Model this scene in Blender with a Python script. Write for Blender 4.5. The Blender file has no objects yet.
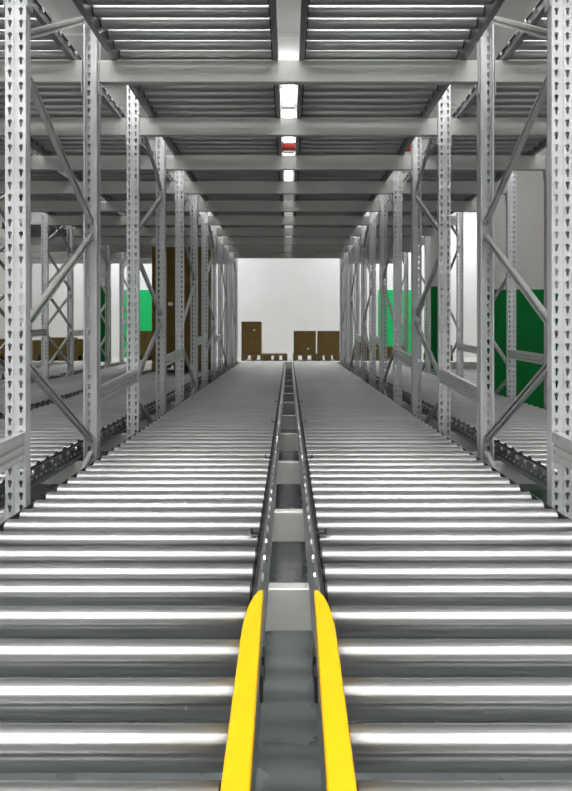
import bpy, bmesh, math, random
from mathutils import Vector, Matrix
random.seed(4)
S = bpy.context.scene
COL = S.collection
EYE = 1.2          # eye height above the warehouse floor
F = 729.0          # focal length in pixels of the 572 px wide frame

# ------------------------------------------------------------------ camera, world, lights
cd = bpy.data.cameras.new('camera'); cam = bpy.data.objects.new('camera', cd); COL.objects.link(cam)
cd.sensor_fit = 'HORIZONTAL'; cd.sensor_width = 36; cd.lens = 36 * F / 572
cd.shift_x = -2.7 / 572; cd.shift_y = -65.5 / 572
cd.clip_start = .05; cd.clip_end = 200
cam.location = (0, 0, EYE); cam.rotation_euler = (math.pi / 2, 0, 0)
S.camera = cam
w = bpy.data.worlds.new('world'); S.world = w; w.use_nodes = True
w.node_tree.nodes['Background'].inputs[0].default_value = (.96, .98, 1, 1)
w.node_tree.nodes['Background'].inputs[1].default_value = .5
S.view_settings.view_transform = 'Standard'; S.view_settings.look = 'None'
S.view_settings.gamma = 1; S.view_settings.exposure = 0.0
CEIL = 6.6
LAMP_Z = 6.0
UPL, UPF = 9, 60
# ceiling lamps: (x, y, power)
LAMPS = []   # x, y, watts, axis (0 = along the lanes, 1 = across), place in words
for k, y in enumerate((14.8, 16.6, 18.6, 20.6, 22.6, 24.4)): LAMPS.append((0, y, 9, 0, 'seen through the central gap overhead, %s along it' % ('first', 'second', 'third', 'fourth', 'fifth', 'sixth')[k]))
for r_, y in enumerate((-2.6, -0.6, 1.4)):
    for c, x in enumerate((-5.4, -3.6, -1.8, 0, 1.8, 3.6)): LAMPS.append((x, y, 25, 1, 'over the front aisle, row %s, %s from the left' % ('ABC'[r_], ('first', 'second', 'third', 'fourth', 'fifth', 'sixth', 'seventh')[c])))
for r_, y in enumerate((5, 9, 13, 17, 21)):
    for c, x in enumerate((-5.2, 5.1)): LAMPS.append((x, y, 4, 0, 'added above the %s side of the racks, %s from the front' % (('left', 'right')[c], ('first', 'second', 'third', 'fourth', 'fifth')[r_])))  # unseen lamps added for more light over the outer bays
for r_, y in enumerate((4, 7, 10, 13)):
    for c, x in enumerate((-1.1, 1.1)): LAMPS.append((x, y, 5, 0, 'over the %s row of central uprights, %s from the front' % (('left', 'right')[c], ('first', 'second', 'third', 'fourth')[r_])))
for c, x in enumerate((-7, -3.2, 3.2, 6.8)): LAMPS.append((x, 25.2, 132, 1, 'added to wash the far white wall, %s from the left' % ('first', 'second', 'third', 'fourth')[c]))  # wall-wash lamps added to brighten the far wall

# ------------------------------------------------------------------ materials
def mat(name, col, rough=.5, metal=0, noise=0, nscale=(8, 8, 8), bump=0, rvar=0, spec=None):
    m = bpy.data.materials.new(name); m.use_nodes = True
    nt = m.node_tree; b = nt.nodes['Principled BSDF']
    b.inputs['Base Color'].default_value = (*col, 1); b.inputs['Roughness'].default_value = rough
    b.inputs['Metallic'].default_value = metal
    if spec is not None: b.inputs['Specular IOR Level'].default_value = spec
    if noise or bump or rvar:
        tc = nt.nodes.new('ShaderNodeTexCoord'); mp = nt.nodes.new('ShaderNodeMapping'); n = nt.nodes.new('ShaderNodeTexNoise')
        mp.inputs['Scale'].default_value = nscale; n.inputs['Scale'].default_value = 1; n.inputs['Detail'].default_value = 5
        oi = nt.nodes.new('ShaderNodeObjectInfo'); ad = nt.nodes.new('ShaderNodeVectorMath'); ad.operation = 'ADD'
        ml = nt.nodes.new('ShaderNodeMath'); ml.operation = 'MULTIPLY'; ml.inputs[1].default_value = 37
        nt.links.new(oi.outputs['Random'], ml.inputs[0]); nt.links.new(ml.outputs[0], ad.inputs[1])
        nt.links.new(tc.outputs['Object'], mp.inputs[0]); nt.links.new(mp.outputs[0], ad.inputs[0]); nt.links.new(ad.outputs[0], n.inputs[0])
        if noise:
            r = nt.nodes.new('ShaderNodeMapRange'); r.inputs[1].default_value = .3; r.inputs[2].default_value = .7
            r.inputs[3].default_value = 1 - noise; r.inputs[4].default_value = 1 + noise * .5
            mx = nt.nodes.new('ShaderNodeVectorMath'); mx.operation = 'SCALE'; mx.inputs[0].default_value = col
            nt.links.new(n.outputs[0], r.inputs[0]); nt.links.new(r.outputs[0], mx.inputs['Scale']); nt.links.new(mx.outputs[0], b.inputs['Base Color'])
        if rvar:
            r = nt.nodes.new('ShaderNodeMapRange'); r.inputs[1].default_value = .3; r.inputs[2].default_value = .7
            r.inputs[3].default_value = rough - rvar; r.inputs[4].default_value = rough + rvar
            nt.links.new(n.outputs[0], r.inputs[0]); nt.links.new(r.outputs[0], b.inputs['Roughness'])
        if bump:
            bp = nt.nodes.new('ShaderNodeBump'); bp.inputs['Strength'].default_value = bump; bp.inputs['Distance'].default_value = .004
            nt.links.new(n.outputs[0], bp.inputs['Height']); nt.links.new(bp.outputs[0], b.inputs['Normal'])
    return m
def aniso(m, a):
    nt = m.node_tree; b = nt.nodes['Principled BSDF']
    t = nt.nodes.new('ShaderNodeTangent'); t.direction_type = 'RADIAL'; t.axis = 'X'
    nt.links.new(t.outputs[0], b.inputs['Tangent']); b.inputs['Anisotropic'].default_value = a
    b.inputs['Anisotropic Rotation'].default_value = .25
    return m
def emit(name, col, s):
    m = bpy.data.materials.new(name); m.use_nodes = True; b = m.node_tree.nodes['Principled BSDF']
    b.inputs['Base Color'].default_value = (*col, 1); b.inputs['Emission Color'].default_value = (*col, 1); b.inputs['Emission Strength'].default_value = s
    return m
M = dict(
    roller=aniso(mat('roller_steel', (.60, .61, .61), .44, .95, .16, (2, 60, 60), 0, .05), 1.0),
    axle=mat('axle_steel', (.8, .8, .8), .3, 1),
    post=mat('galvanised_post', (.66, .67, .68), .42, .55, .1, (20, 20, 6), 0, .08),
    brace=mat('galvanised_brace', (.62, .63, .62), .38, .7, .12, (20, 20, 20)),
    beam=mat('beam_grey', (.50, .51, .485), .45, .25, .05, (3, 20, 20)),
    rail=mat('rail_steel', (.27, .285, .285), .42, .8, .15, (20, 3, 20)),
    black=mat('black_plastic_and_gap_shade', (.012, .012, .012), .5),
    yellow=mat('yellow_paint', (.66, .375, 0.0), .5, 0, .03, (10, 10, 10), spec=.25),
    floor=mat('concrete', (.105, .115, .12), .28, 0, .2, (2, 2, 2), .05, .08),
    pale=mat('pale_concrete', (.6, .6, .58), .5, 0, .08, (2, 2, 2)),
    white=mat('white_wall', (.82, .83, .84), .8, 0, .03, (1, 1, 1)),
    grey=mat('grey_wall', (.50, .49, .47), .8, 0, .05, (1, 1, 1)),
    ceil=mat('ceiling_sheet', (.8, .79, .78), .8, 0, .05, (1, 1, 1)),
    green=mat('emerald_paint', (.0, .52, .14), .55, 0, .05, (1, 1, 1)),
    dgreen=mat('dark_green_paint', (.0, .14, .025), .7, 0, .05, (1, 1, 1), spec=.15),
    card=mat('cardboard', (.16, .105, .026), .85, 0, .12, (6, 6, 6)),
    tape=mat('box_tape', (.18, .105, .03), .4),
    wood=mat('pallet_wood', (.17, .115, .045), .8, 0, .25, (3, 30, 30)),
    paper=mat('paper_label', (.75, .75, .72), .7),
    red=mat('red_paint', (.5, .05, .035), .45),
    housing=mat('lamp_housing', (.75, .75, .75), .4),
    tube=emit('lamp_diffuser', (1, 1, 1), 4),
)

# ------------------------------------------------------------------ mesh helpers
class MB:
    def __init__(s): s.b = bmesh.new(); s.mats = []
    def mi(s, m):
        if m not in s.mats: s.mats.append(m)
        return s.mats.index(m)
    def box(s, x0, x1, y0, y1, z0, z1, m):
        v = [s.b.verts.new((x, y, z)) for x in (x0, x1) for y in (y0, y1) for z in (z0, z1)]
        i = s.mi(m)
        for f in ((0, 1, 3, 2), (4, 6, 7, 5), (0, 4, 5, 1), (2, 3, 7, 6), (0, 2, 6, 4), (1, 5, 7, 3)):
            s.b.faces.new([v[k] for k in f]).material_index = i
        return s
    def cylx(s, x0, x1, y, z, r, n, m, smooth=True, cap=True, r1=None):
        i = s.mi(m); a = []; c = []
        r1 = r if r1 is None else r1
        for k in range(n):
            t = 2 * math.pi * (k + .5) / n
            a.append(s.b.verts.new((x0, y + r * math.cos(t), z + r * math.sin(t))))
            c.append(s.b.verts.new((x1, y + r1 * math.cos(t), z + r1 * math.sin(t))))
        for k in range(n):
            f = s.b.faces.new((a[k], c[k], c[(k + 1) % n], a[(k + 1) % n])); f.material_index = i; f.smooth = smooth
        if cap:
            for q in (a, c[::-1]): s.b.faces.new(q).material_index = i
        return s
    def prism(s, pts, z0, z1, m):
        i = s.mi(m)
        lo = [s.b.verts.new((x, y, z0)) for x, y in pts]; hi = [s.b.verts.new((x, y, z1)) for x, y in pts]
        s.b.faces.new(hi).material_index = i; s.b.faces.new(lo[::-1]).material_index = i
        for k in range(len(pts)):
            j = (k + 1) % len(pts); s.b.faces.new((lo[k], lo[j], hi[j], hi[k])).material_index = i
        return s
    def mesh(s, name, bevel=0):
        bmesh.ops.recalc_face_normals(s.b, faces=s.b.faces)
        if bevel:
            bmesh.ops.bevel(s.b, geom=list(s.b.edges), offset=bevel, segments=1, affect='EDGES')
        me = bpy.data.meshes.new(name); s.b.to_mesh(me); s.b.free()
        for m in s.mats: me.materials.append(m)
        return me
def link(name, me, parent=None, loc=(0, 0, 0), rot=(0, 0, 0)):
    o = bpy.data.objects.new(name, me); COL.objects.link(o)
    o.location = loc; o.rotation_euler = rot
    if parent: o.parent = parent
    return o
def tag(o, label, cat, group=None):
    o['label'] = label; o['category'] = cat
    if group: o['group'] = group
    return o
def thing(name, label, cat, loc=(0, 0, 0), group=None):
    return tag(link(name, None, None, loc), label, cat, group)
def struct(name, me):
    o = link(name, me); o['kind'] = 'structure'; return o
ORD = ['nearest', 'second', 'third', 'fourth', 'fifth', 'sixth', 'seventh', 'eighth', 'ninth', 'tenth', 'eleventh', 'twelfth', 'thirteenth']

# ------------------------------------------------------------------ the building
Z = EYE
struct('floor', MB().box(-10.5, 10.5, -6, 27.3, -.1, 0, M['floor']).mesh('floor'))
cm = MB().box(-10.5, 10.5, -6, 27.3, CEIL, CEIL + .1, M['ceil'])
struct('ceiling', cm.mesh('ceiling'))
rb = MB()
for i in range(23): rb.box(-10.45, 10.45, -5.6 + 1.45 * i, -5.6 + 1.45 * i + .05, CEIL - .05, CEIL - .001, M['ceil'])
struct('trim_1', rb.mesh('trim'))
struct('wall_back', MB().box(-10.5, 10.5, 27.1, 27.3, 0, CEIL, M['white']).mesh('wall'))
struct('wall_left', MB().box(-10.7, -10.5, -6, 27.3, 0, CEIL, M['grey']).mesh('wall'))
struct('wall_right', MB().box(10.5, 10.7, -6, 27.3, 0, CEIL, M['grey']).mesh('wall'))
struct('floor_aisle_reflector', MB().box(-10.4, 10.4, -5.9, .2, .0005, .02, M['pale']).mesh('aisle'))  # unseen pale slab added to bounce light up onto the near rollers
# raised pale dock floor at the far end
struct('floor_dock', MB().box(-10.4, 10.4, 23.2, 27.1, .001, .18, M['pale']).mesh('dock'))
# grey partition, green up to head height
GT = 2.55
PT = 1.79
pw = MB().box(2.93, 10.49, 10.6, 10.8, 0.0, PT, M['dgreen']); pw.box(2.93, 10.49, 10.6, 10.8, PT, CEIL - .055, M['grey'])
struct('wall_partition', pw.mesh('partition'))
for n, (x0, x1) in enumerate([(-5.95, -5.6), (4.28, 4.74)]):
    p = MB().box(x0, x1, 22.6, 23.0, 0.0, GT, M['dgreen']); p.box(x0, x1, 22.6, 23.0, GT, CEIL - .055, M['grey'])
    struct('trim_%d' % (2 + n), p.mesh('pier'))
# green painted fields on the lit back wall
for n, (a, b) in enumerate([(124, 166), (378, 418)]):
    d = 27.1; x0 = (a - 288.7) * d / F; x1 = (b - 288.7) * d / F
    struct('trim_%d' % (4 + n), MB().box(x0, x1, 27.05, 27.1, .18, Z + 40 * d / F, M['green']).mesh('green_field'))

# ------------------------------------------------------------------ upright frames
PW, PD, PH = .083, .065, 4.05
T = .0025
def hole_cell(mb, x0, x1, z0, z1, cx, cz, m):
    i = mb.mi(m); b = mb.b
    out = [(x0, z0), ((x0 + x1) / 2, z0), (x1, z0), (x1, cz), (x1, z1), ((x0 + x1) / 2, z1), (x0, z1), (x0, cz)]
    inn = [(-.0035, -.016), (0, -.017), (.0035, -.016), (.006, -.001), (.0095, .009), (0, .0165), (-.0095, .009), (-.006, -.001)]
    V = []
    for y in (0, T):
        V.append(([b.verts.new((x, y, z)) for x, z in out], [b.verts.new((cx + u, y, cz + v)) for u, v in inn]))
    for o, n in V:
        for k in range(8):
            j = (k + 1) % 8; b.faces.new((o[k], o[j], n[j], n[k])).material_index = i
    for k in range(8):
        j = (k + 1) % 8; b.faces.new((V[0][1][k], V[0][1][j], V[1][1][j], V[1][1][k])).material_index = i
def post_mesh():
    mb = MB(); m = M['post']
    # web strips between the two punched columns
    mb.box(0, .007, 0, T, 0, PH, m); mb.box(PW - .007, PW, 0, T, 0, PH, m)
    mb.box(.031, .035, 0, T, 0, PH, m); mb.box(PW - .035, PW - .031, 0, T, 0, PH, m)
    mb.box(.035, PW - .035, .003, .003 + T, 0, PH, m)
    n = int(PH / .05)
    for k in range(n):
        for c in (.019, PW - .019):
            hole_cell(mb, c - .012, c + .012, k * .05, (k + 1) * .05, c, k * .05 + .025, m)
    # flanges with a step and returned lips
    for s in (0, 1):
        a, b_ = (0, T) if s == 0 else (PW - T, PW)
        mb.box(a, b_, T, PD - .02, 0, PH, m)
        a2, b2 = (.004, .004 + T) if s == 0 else (PW - .004 - T, PW - .004)
        mb.box(min(a, a2), max(b_, b2), PD - .022, PD - .02, 0, PH, m)
        mb.box(a2, b2, PD - .02, PD, 0, PH, m)
        lo, hi = (.004, .012) if s == 0 else (PW - .012, PW - .004)
        mb.box(lo, hi, PD - T, PD, 0, PH, m)
    bmesh.ops.translate(mb.b, verts=mb.b.verts, vec=(-PW / 2, -PD / 2, 0))
    return mb.mesh('post')
POST = post_mesh()
BASE = MB().box(-.07, .07, -.06, .06, 0, .008, M['post']).mesh('base_plate')
def channel(mb, p, q, wd, th, m, side=1):
    """C-shaped bar from p to q in the y-z plane, open to the aisle"""
    p = Vector(p); q = Vector(q); d = (q - p); L = d.length; d.normalize()
    nrm = Vector((1, 0, 0)).cross(d)
    before = set(mb.b.verts)
    mb.box(-th / 2, -th / 2 + .003, 0, L, -wd / 2, wd / 2, m)
    mb.box(-th / 2 + .003, th / 2, 0, L, wd / 2 - .003, wd / 2, m)
    mb.box(-th / 2 + .003, th / 2, 0, L, -wd / 2, -wd / 2 + .003, m)
    mb.box(th / 2 - .003, th / 2, 0, L, wd / 2 - .011, wd / 2 - .003, m)
    mb.box(th / 2 - .003, th / 2, 0, L, -wd / 2 + .003, -wd / 2 + .011, m)
    new = [v for v in mb.b.verts if v not in before]
    for v in new:
        c = v.co.copy(); v.co = p + Vector((c.x * side, 0, 0)) + d * c.y + nrm * c.z
def brace_mesh(z0, z1, L, side):
    mb = MB(); channel(mb, (0, 0, z0), (0, L, z1), .036, .022, M['brace'], side)
    for y, z in ((.0, z0), (L, z1)):
        mb.cylx(-.016, .016, y + (.018 if y == 0 else -.018), z + (z1 - z0) / L * (.018 if y == 0 else -.018), .007, 6, M['axle'], False)
    return mb.mesh('brace')
YS = [2.93 + 1.1 * i for i in range(12)]
def frame(xc, i, label, group, side, zs, cross=False):
    """pair of posts at YS[i], YS[i+1] with zigzag bracing. zs: heights of the zigzag nodes, alternately near/far post"""
    y0, y1 = YS[i] + PD / 2, YS[i + 1] + PD / 2
    t = thing('upright_frame', label, 'rack frame', (xc, y0, 0), group)
    link('post', POST, t, (0, 0, .008)); link('post', POST, t, (0, y1 - y0, .008), (0, 0, math.pi))
    link('base_plate', BASE, t); link('base_plate', BASE, t, (0, y1 - y0, 0))
    g = PD / 2 - .03; L = y1 - y0 - 2 * g
    seqs = [(zs, 0)] + ([(zs, 1)] if cross else [])
    for nodes, flip in seqs:
        for k in range(len(nodes) - 1):
            a, b = nodes[k], nodes[k + 1]
            near = (k % 2 == 0) != bool(flip)
            sgn = 1 if b > a else -1
            za, zb = (a + .04 * sgn, b - .04 * sgn) if near else (b - .04 * sgn, a + .04 * sgn)
            link('brace', brace_mesh(za, zb, L, side), t, (.012 * flip * side, g, 0))
    return t
Z1 = [Z - 1.12, Z - .65, Z - .06, Z + .56, Z + 1.15, Z + 1.78, Z + 2.4]
Z2 = [Z - 1.1, Z - .95, Z - .43, Z + .10, Z + .62, Z + 1.17, Z + 1.7, Z + 2.3]
RX = 1.0985
names = {-1: 'left', 1: 'right'}
for s in (-1, 1):
    for n, i in enumerate((0, 2, 4, 6, 8, 10)):
        frame(s * RX, i, 'perforated galvanised rack frame on the %s of the central lanes, %s' % (names[s], 'nearest the viewer' if n == 0 else ORD[n] + ' from front'),
              'upright frames beside the central lanes', -s, Z1 if n % 2 == 0 else Z2)
for n, i in enumerate((4, 6, 8, 10)):
    frame(-3.195, i, 'grey cross-braced rack frame of the far left row, %s of the row' % ORD[n], 'upright frames in the outer rows', 1, [Z - 1.1, Z - .55, Z, Z + .55, Z + 1.1, Z + 1.65, Z + 2.2], True)
frame(-5.35, 10, 'slim grey rack frame standing alone farthest left behind the other rows', 'upright frames in the outer rows', 1, [Z - 1.1, Z - .55, Z, Z + .55, Z + 1.1, Z + 1.65, Z + 2.2], True)
for n, i in enumerate((2, 4, 6, 8, 10)):
    frame(2.245, i, 'grey rack frame of outer right row before the green wall, %s of the row' % ORD[n], 'upright frames in the outer rows', -1, Z1 if i % 4 else Z2)

# ------------------------------------------------------------------ crossbeams
def beam_mesh(w_, h):
    mb = MB(); m = M['beam']; hw = w_ / 2
    mb.box(-hw + .004, hw - .004, -.025, .025, 0, h, m)
    return mb.mesh('beam', .004)
def conn_mesh(h):
    mb = MB(); mb.box(-.002, .002, -.033, .033, -.07, h, M['post'])
    for z in (-.045, 0, .05, .1): mb.cylx(-.0035, .0035, 0, z - .005, .006, 6, M['axle'], False)
    return mb.mesh('end_connector')
BH = .123
CONN = conn_mesh(BH)
bms = {}
def beam(x0, x1, y, z, label, group):
    w_ = round(x1 - x0, 3)
    if w_ not in bms: bms[w_] = beam_mesh(w_, BH)
    t = thing('crossbeam', label, 'beam', ((x0 + x1) / 2, y, z), group)
    link('beam_tube', bms[w_], t)
    for s in (-1, 1): link('end_connector', CONN, t, (s * (w_ / 2 - .002), 0, 0))
bays = [(-1.055, 1.055, 'central bay', 0, 11), (-3.150, -1.142, 'left neighbouring bay', 0, 12), (1.142, 2.200, 'right neighbouring bay', 0, 12), (-5.304, -3.240, 'outermost left bay', 8, 12)]
LOW, UP = Z - .732 - BH, Z + 1.373
for x0, x1, nm, i0, i1 in bays:
    for n, i in enumerate(range(i0, i1)):
        y = YS[i] + PD / 2
        beam(x0, x1, y, UP, 'grey overhead crossbeam of the %s, %s from front' % (nm, ORD[n]), 'overhead crossbeams')
        if nm.startswith('central') or nm.startswith('right') or True:
            lab = 'pale crossbeam under lower rollers of the %s, %s from front' % (nm, ORD[n + (1 if i0 == 0 and x0 == -1.055 else 0)])
            beam(x0, x1, y, LOW, lab, 'crossbeams under the lower rollers')
beam(-1.055, 1.055, 2.09, LOW, 'pale crossbeam showing between the far tips of the two yellow guides', 'crossbeams under the lower rollers')

# ------------------------------------------------------------------ roller lanes
LW, RR, P = .86, .0345, .14
def roller_mesh():
    mb = MB(); h = LW / 2
    mb.cylx(-h + .007, h - .007, 0, 0, RR, 32, M['roller'])
    for s in (-1, 1):
        mb.cylx(s * (h - .007), s * (h - .001), 0, 0, RR - .003, 16, M['black'])
        mb.cylx(s * (h - .002), s * (h + .016), 0, 0, .0065, 8, M['black'])
        mb.cylx(s * (h + .008), s * (h + .022), 0, 0, .0125, 6, M['axle'], False)
    return mb.mesh('roller')
ROLL = roller_mesh()
def rail_mesh(L, side, fl):
    """side: +1 = flanges point to +x; web outer face ends at x=0.."""
    mb = MB(); m = M['rail']
    def bx(a, b, z0, z1, m=m): mb.box(min(a * side, b * side), max(a * side, b * side), 0, L, z0, z1, m)
    bx(0, .004, 0, .078); bx(.004, fl, 0, .004); bx(.004, .014, .074, .078)
    bx(fl - .003, fl, .004, .014)
    bx(-.001, .007, .0785, .086, M['black'])  # dark strip painting in the shade of the gap beside the rollers
    k = 0
    while .04 + k * .0693 < min(L, 7):
        y = .04 + k * .0693; k += 1
        a, b_ = sorted((side * .004, side * .010)); mb.cylx(a, b_, y, .03, .007, 6, M['axle'], False)
    return mb.mesh('side_rail')
ENTRY = [.71, .865, 1.017, 1.168, 1.322, 1.488, 1.67, 1.84, 1.975, 2.13, 2.295]
def lane(xc, y0, y1, zb, label, group, outer, fo=.03):
    """zb: top of the beams that carry the lane; outer = sign of the side away from the gap"""
    L = y1 - y0
    t = thing('roller_lane', label, 'roller conveyor lane', (xc, y0, zb), group)
    for s in (-1, 1):
        link('side_rail', rail_mesh(L, s, fo if s == outer else .03), t, (s * (LW / 2 + .003), 0, 0))
    ys = [v - y0 for v in ENTRY if v > y0 + .04]
    k = 0
    while 2.445 + k * .1385 < y1 - .03:
        v = 2.445 + k * .1385 - y0; k += 1
        if v > .03: ys.append(v)
    for v in ys[:100]:
        link('roller', ROLL, t, (0, v, .063), (random.random() * 6.28, 0, 0))
    return t
C1 = .09 + LW / 2
g = 'roller lanes'
lz, uz = Z - .732, Z + 1.373 + BH
YE = 14.62
for s in (-1, 1):
    nm = names[s]
    t = lane(s * C1, .66, YE, lz, 'wide lower roller lane %s of the central gap, beside the %s yellow guide' % (nm, nm), g, s, .085)
    for y in (2.26, 3.60, 5.0, 6.4):      # splice hooks on the gap side
        o = s     # outwards, over the roller ends
        mb = MB(); mb.box(min(-.006 * o, .03 * o), max(-.006 * o, .03 * o), 0, .014, .098, .102, M['black'])
        mb.box(min(.024 * o, .03 * o), max(.024 * o, .03 * o), 0, .014, .102, .116, M['black'])
        mb.box(min(-.006 * o, -.002 * o), max(-.006 * o, -.002 * o), 0, .03, .02, .098, M['rail'])
        link('splice_hook', mb.mesh('splice_hook'), t, (-s * (LW / 2 + .002), y - .66, 0))
    lane(s * C1, 2.55, YE, uz, 'overhead roller lane seen from below, %s of the central gap' % nm, g, s)
C2 = 1.213 + LW / 2 + .003
lane(-C2, 2.2, YE, lz, 'lower roller lane of the left bay next to the central uprights', g, 1)
lane(-C2, 2.55, YE, uz, 'overhead roller lane of the left bay next to the central uprights', g, 1)
lane(-(3.08 - LW / 2), 2.2, YE, lz, 'lower roller lane of the left bay along the far left upright row', g, -1)
lane(-(3.08 - LW / 2), 2.55, YE, uz, 'overhead roller lane of the left bay along the far left upright row', g, -1)
lane(-3.77, 10.7, YE, lz, 'distant lower roller lane at far left beyond the outer upright row', g, -1)
lane(-3.77, 10.7, YE, uz, 'distant overhead roller lane at far left beyond the outer upright row', g, -1)
lane(C2, 2.2, YE, lz, 'single lower roller lane of the right bay before the green wall', g, 1)
lane(C2, 2.55, YE, uz, 'single overhead roller lane of the right bay before the grey wall', g, 1)

# ------------------------------------------------------------------ yellow entry guides
for s in (-1, 1):
    mb = MB(); xi, xo = .047, .087
    pts = [(xi, 0), (xo, 0), (xo, .90)]
    for k in range(1, 9):
        a = math.pi / 2 * k / 9; pts.append((xi + (xo - xi) * math.cos(a), .90 + .27 * math.sin(a)))
    pts += [(xi, 1.17)]
    mb.prism([(s * (x + .0125 * max(0, y - .3) / .85), y) for x, y in pts], 0, .02, M['yellow'])
    me = mb.mesh('guide_rail', .0025)
    t = thing('entry_guide', 'bright yellow pallet guide along the gap, on the %s' % names[s], 'guide rail', (0, .55, Z - .631), 'yellow entry guides')
    link('guide_body', me, t)
    for y in (.78, .86):
        mb = MB(); mb.box(min(s * .047, s * .053), max(s * .047, s * .053), y, y + .045, -.05, -.001, M['black'])
        link('bracket', mb.mesh('bracket'), t)
    mb = MB(); mb.box(min(s * .053, s * .056), max(s * .053, s * .056), .02, 1.1, -.098, 0, M['rail'])
    link('foot_strip', mb.mesh('foot_strip'), t)

# ------------------------------------------------------------------ ribbed tie rails along the upright rows
def tie(xc, y0, y1, za, zb, label, h=.09, th=.03):
    mb = MB(); L = y1 - y0; m = M['brace']
    prof = [(th * .5, 0), (th * .5, .022), (th * .2, .027), (th * .2, .034), (th * .5, .039), (th * .5, .056), (th * .2, .06), (th * .2, .066), (th * .5, .07), (th * .5, h), (-th * .5, h), (-th * .5, 0)]
    i = mb.mi(m); s = -1 if xc > 0 else 1
    A = [mb.b.verts.new((x * s, 0, z - h / 2)) for x, z in prof]; B = [mb.b.verts.new((x * s, L, z - h / 2 + zb - za)) for x, z in prof]
    mb.b.faces.new(A); mb.b.faces.new(B[::-1])
    for k in range(len(prof)):
        j = (k + 1) % len(prof); mb.b.faces.new((A[k], A[j], B[j], B[k]))
    tag(link('tie_rail', mb.mesh('tie_rail'), None, (xc, y0, Z + za)), label, 'tie rail', 'ribbed tie rails between the upright frames')
for s in (-1, 1):
    nm = names[s]
    tie(s * 1.075, 1.7, 2.925, -.50, -.465, 'ribbed tie rail entering at the %s picture edge to the nearest upright' % nm, .11)
    tie(s * 1.078, YS[1] + PD + .004, YS[2] - .004, -.37, -.32, 'ribbed tie rail joining the first two rack frames %s of the central lanes' % nm)
    tie(s * 1.078, YS[3] + PD + .004, -.004 + YS[4], -.27, -.235, 'ribbed tie rail joining the second and third rack frames %s of the central lanes' % nm)
    tie(s * 1.078, YS[5] + PD + .004, -.004 + YS[6], -.14, -.10, 'ribbed tie rail joining the third and fourth rack frames %s of the central lanes' % nm)
    tie(s * 1.078, YS[7] + PD + .004, -.004 + YS[8], -.14, -.10, 'ribbed tie rail joining the fourth and fifth rack frames %s of the central lanes' % nm)
tie(2.23, YS[3] + PD + .004, -.004 + YS[4], -.26, -.24, 'pale tie rail before the dark green wall in the outer right row')
tie(2.23, YS[5] + PD + .004, -.004 + YS[6], -.24, -.22, 'tie rail farther back in the outer right row')
tie(-3.18, YS[5] + PD + .004, -.004 + YS[6], -.05, -.03, 'nearer tie rail in the far left upright row')
tie(-3.18, YS[7] + PD + .004, -.004 + YS[8], -.05, -.03, 'farther tie rail in the far left upright row')

# ------------------------------------------------------------------ pallets and cartons
def pallet_parts(w_, d, h):
    dk = MB()
    n = 5
    for k in range(n):
        bw = w_ / n
        dk.box(-w_ / 2 + k * bw + .008, -w_ / 2 + (k + 1) * bw - .008, -d / 2, d / 2, h - .022, h, M['wood'])
    for y in (-d / 2, -.05, d / 2 - .1): dk.box(-w_ / 2, w_ / 2, y, y + .1, h - .044, h - .022, M['wood'])
    bt = MB()
    for x in (-w_ / 2, -.05, w_ / 2 - .1): bt.box(x, x + .1, -d / 2, d / 2, 0, .02, M['wood'])
    bl = MB()
    bl.box(-.085, .085, -.05, .05, .02, h - .044, M['wood'])
    return dk.mesh('deck'), bt.mesh('bottom_boards'), bl.mesh('block')
pc = {}
def pallet(x, y, z, label, w_=.8, d=1.0, h=.2):
    k = (w_, d, h)
    if k not in pc: pc[k] = pallet_parts(*k)
    dk, bt, bl = pc[k]
    t = thing('pallet', label, 'pallet', (x, y, z), 'wooden pallets')
    link('deck', dk, t); link('bottom_boards', bt, t)
    for bx in (-w_ / 2 + .085, 0, w_ / 2 - .085):
        for by in (-d / 2 + .05, 0, d / 2 - .05): link('block', bl, t, (bx, by, 0))
def carton(x, y, z, w_, d, h, label, group, lab=False, body='card'):
    mb = MB(); mb.box(-w_ / 2 + .003, w_ / 2 - .003, -d / 2 + .003, d / 2 - .003, .001, h - .002, M[body])
    t = thing('carton', label, 'box', (x, y, z), group)
    link('carton_body', mb.mesh('carton_body', .004), t)
    tp = MB(); tp.box(-.025, .025, -d / 2 + .001, -d / 2 + .003, h * .66, h - .003, M['tape']); tp.box(-.025, .025, -d / 2 + .001, d / 2 - .003, h - .002, h - .0005, M['tape'])
    link('tape', tp.mesh('tape'), t)
    if lab:
        lb = MB().box(w_ * .1, w_ * .1 + .07, -d / 2 - .001, -d / 2 + .003, h * .4, h * .4 + .05, M['paper'])
        link('paper_label', lb.mesh('paper_label'), t)
# tall load in the left bay
TX, TY = -1.67, 11.5
lt = lz + .063 + RR
pallet(TX, TY, lt + .0005, 'wooden pallet on the left bay rollers under the tall carton stack', .84, .8, .144)
zz = lt + .146
HH = (Z + 1.27 - zz) / 9
for r in range(9):
    for c in (0, 1):
        carton(TX - .21 + .42 * c, TY, zz + r * HH, .418, .78, HH, 'brown carton in the tall stack behind left uprights, %s row up, %s side' % ('lowest' if r == 0 else ORD[r], ('left', 'right')[c]), 'cartons of the tall stack', r == 4 and c == 0)
DY, DZ = 24.3, .18
def wx(px, d): return (px - 288.7) * d / F
def group_load(px, label, boxes, wd=.8):
    x = wx(px, DY)
    pallet(x, DY + .35, DZ + .0005, label, wd, 1.0, .22)
    return x
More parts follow.
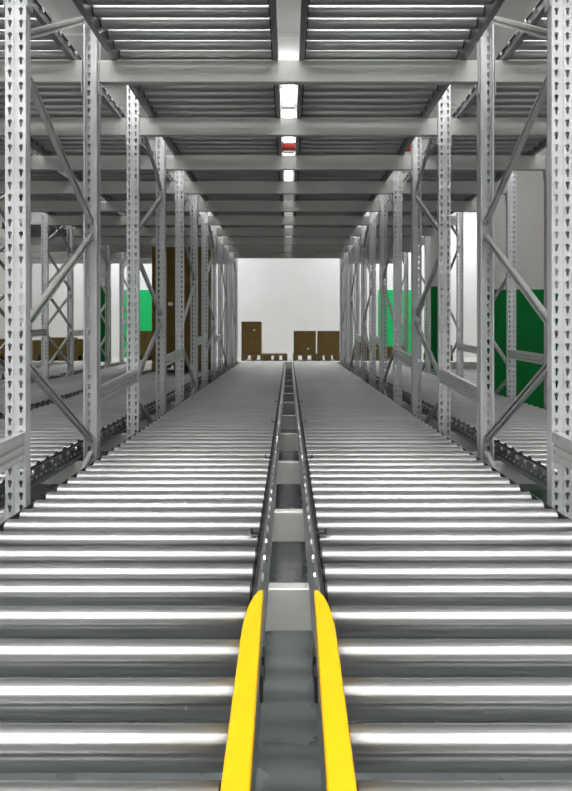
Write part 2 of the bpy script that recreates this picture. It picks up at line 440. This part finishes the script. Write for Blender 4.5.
# pallets framed by the end of the tunnel: width in px * .0333 m
x = group_load(253.5, 'wooden pallet under the tall narrow carton load, left at the far end', 0)
carton(x - .07, DY + .2, DZ + .222, .66, .6, .56, 'lower carton of the tall narrow load at the far left end of the tunnel', 'cartons at the far end', False)
carton(x - .07, DY + .2, DZ + .783, .66, .6, .52, 'upper carton of the tall narrow load at the far left end of the tunnel', 'cartons at the far end', True)
group_load(276.5, 'empty wooden pallet left of the central gap at the far end', 0, .72)
x = group_load(305, 'wooden pallet under the left square carton load right of the gap', 0)
for k in range(2): carton(x - .01, DY + .2, DZ + .222 + .385 * k, .74, .7, .385, '%s carton of the left square load, right of the gap at the far end' % ('lower', 'upper')[k], 'cartons at the far end', k == 0)
x = group_load(328.4, 'wooden pallet under the right square carton load by the tunnel wall', 0, .74)
for k in range(2): carton(x + .005, DY + .2, DZ + .222 + .385 * k, .72, .7, .385, '%s carton of the right square load by the tunnel wall, far end' % ('lower', 'upper')[k], 'cartons at the far end')
for n, (px, hh) in enumerate([(8, .50), (37, .46), (62, .55), (86, .50), (146, .77), (367, .42), (395, .25), (440, .3)]):
    sd = 'left' if px < 289 else 'right'
    nm = 'distant pallet among the %s uprights, %s from the left' % (sd, ['first', 'second', 'third', 'fourth', 'fifth', 'first', 'second', 'third'][n])
    x = group_load(px, nm, 0)
    if hh:
        for k in (0, 1):
            carton(x - .195 + .39 * k, DY + .2, DZ + .222, .385, .6, hh, '%s carton on the %s' % (('left', 'right')[k], nm.replace('distant ', '')), 'distant low cartons', k == 1)

# ------------------------------------------------------------------ red pipe above the lanes
mb = MB().cylx(-.13, 1.15, 0, 0, .036, 16, M['red'])
for x in (-.13, 1.07): mb.cylx(x, x + .08, 0, 0, .046, 16, M['red'])
rp = thing('sprinkler_pipe', 'red pipe crossing above the overhead rollers, glimpsed through the central gap', 'pipe', (0, 6.9, Z + 1.735))
link('pipe', mb.mesh('pipe'), rp)
for x in (.35, .8):
    h = MB().box(x - .01, x + .01, -.01, .01, .03, CEIL - Z - 1.735, M['housing']); link('hanger', h.mesh('hanger'), rp)

# ------------------------------------------------------------------ ceiling lamps
FIX = MB().box(-.14, .14, -.75, .75, 0, .06, M['housing']).mesh('lamp_housing')
DIF = MB().box(-.12, .12, -.72, .72, -.03, 0, M['tube']).mesh('diffuser')
ROD = MB().box(-.008, .008, -.008, .008, .06, CEIL - .055 - LAMP_Z, M['housing']).mesh('suspension_rod')
for k, (x, y, pw, ax, where) in enumerate(LAMPS):
    t = thing('ceiling_lamp', 'long ceiling lamp ' + where, 'lamp', (x, y, LAMP_Z), 'ceiling lamps')
    t.rotation_euler = (0, 0, ax * math.pi / 2)
    link('lamp_housing', FIX, t); link('diffuser', DIF, t)
    for yy in (-.6, .6): link('suspension_rod', ROD, t, (0, yy, 0))
    ld = bpy.data.lights.new('lamp_light', 'AREA'); ld.shape = 'RECTANGLE'; ld.size = .22; ld.size_y = 1.4; ld.energy = pw; ld.color = (1, 1, .98)
    link('lamp_light', ld, t, (0, 0, -.035))
    if -3 < y < 24:                                   # upward lights added to brighten the ceiling; the housings have no upper diffuser
        lu = ld.copy(); lu.energy = UPF if y < 3 else 22 if abs(x) > 5 else UPL; link('added_uplight', lu, t, (0, 0, .07), (math.pi, 0, 0))
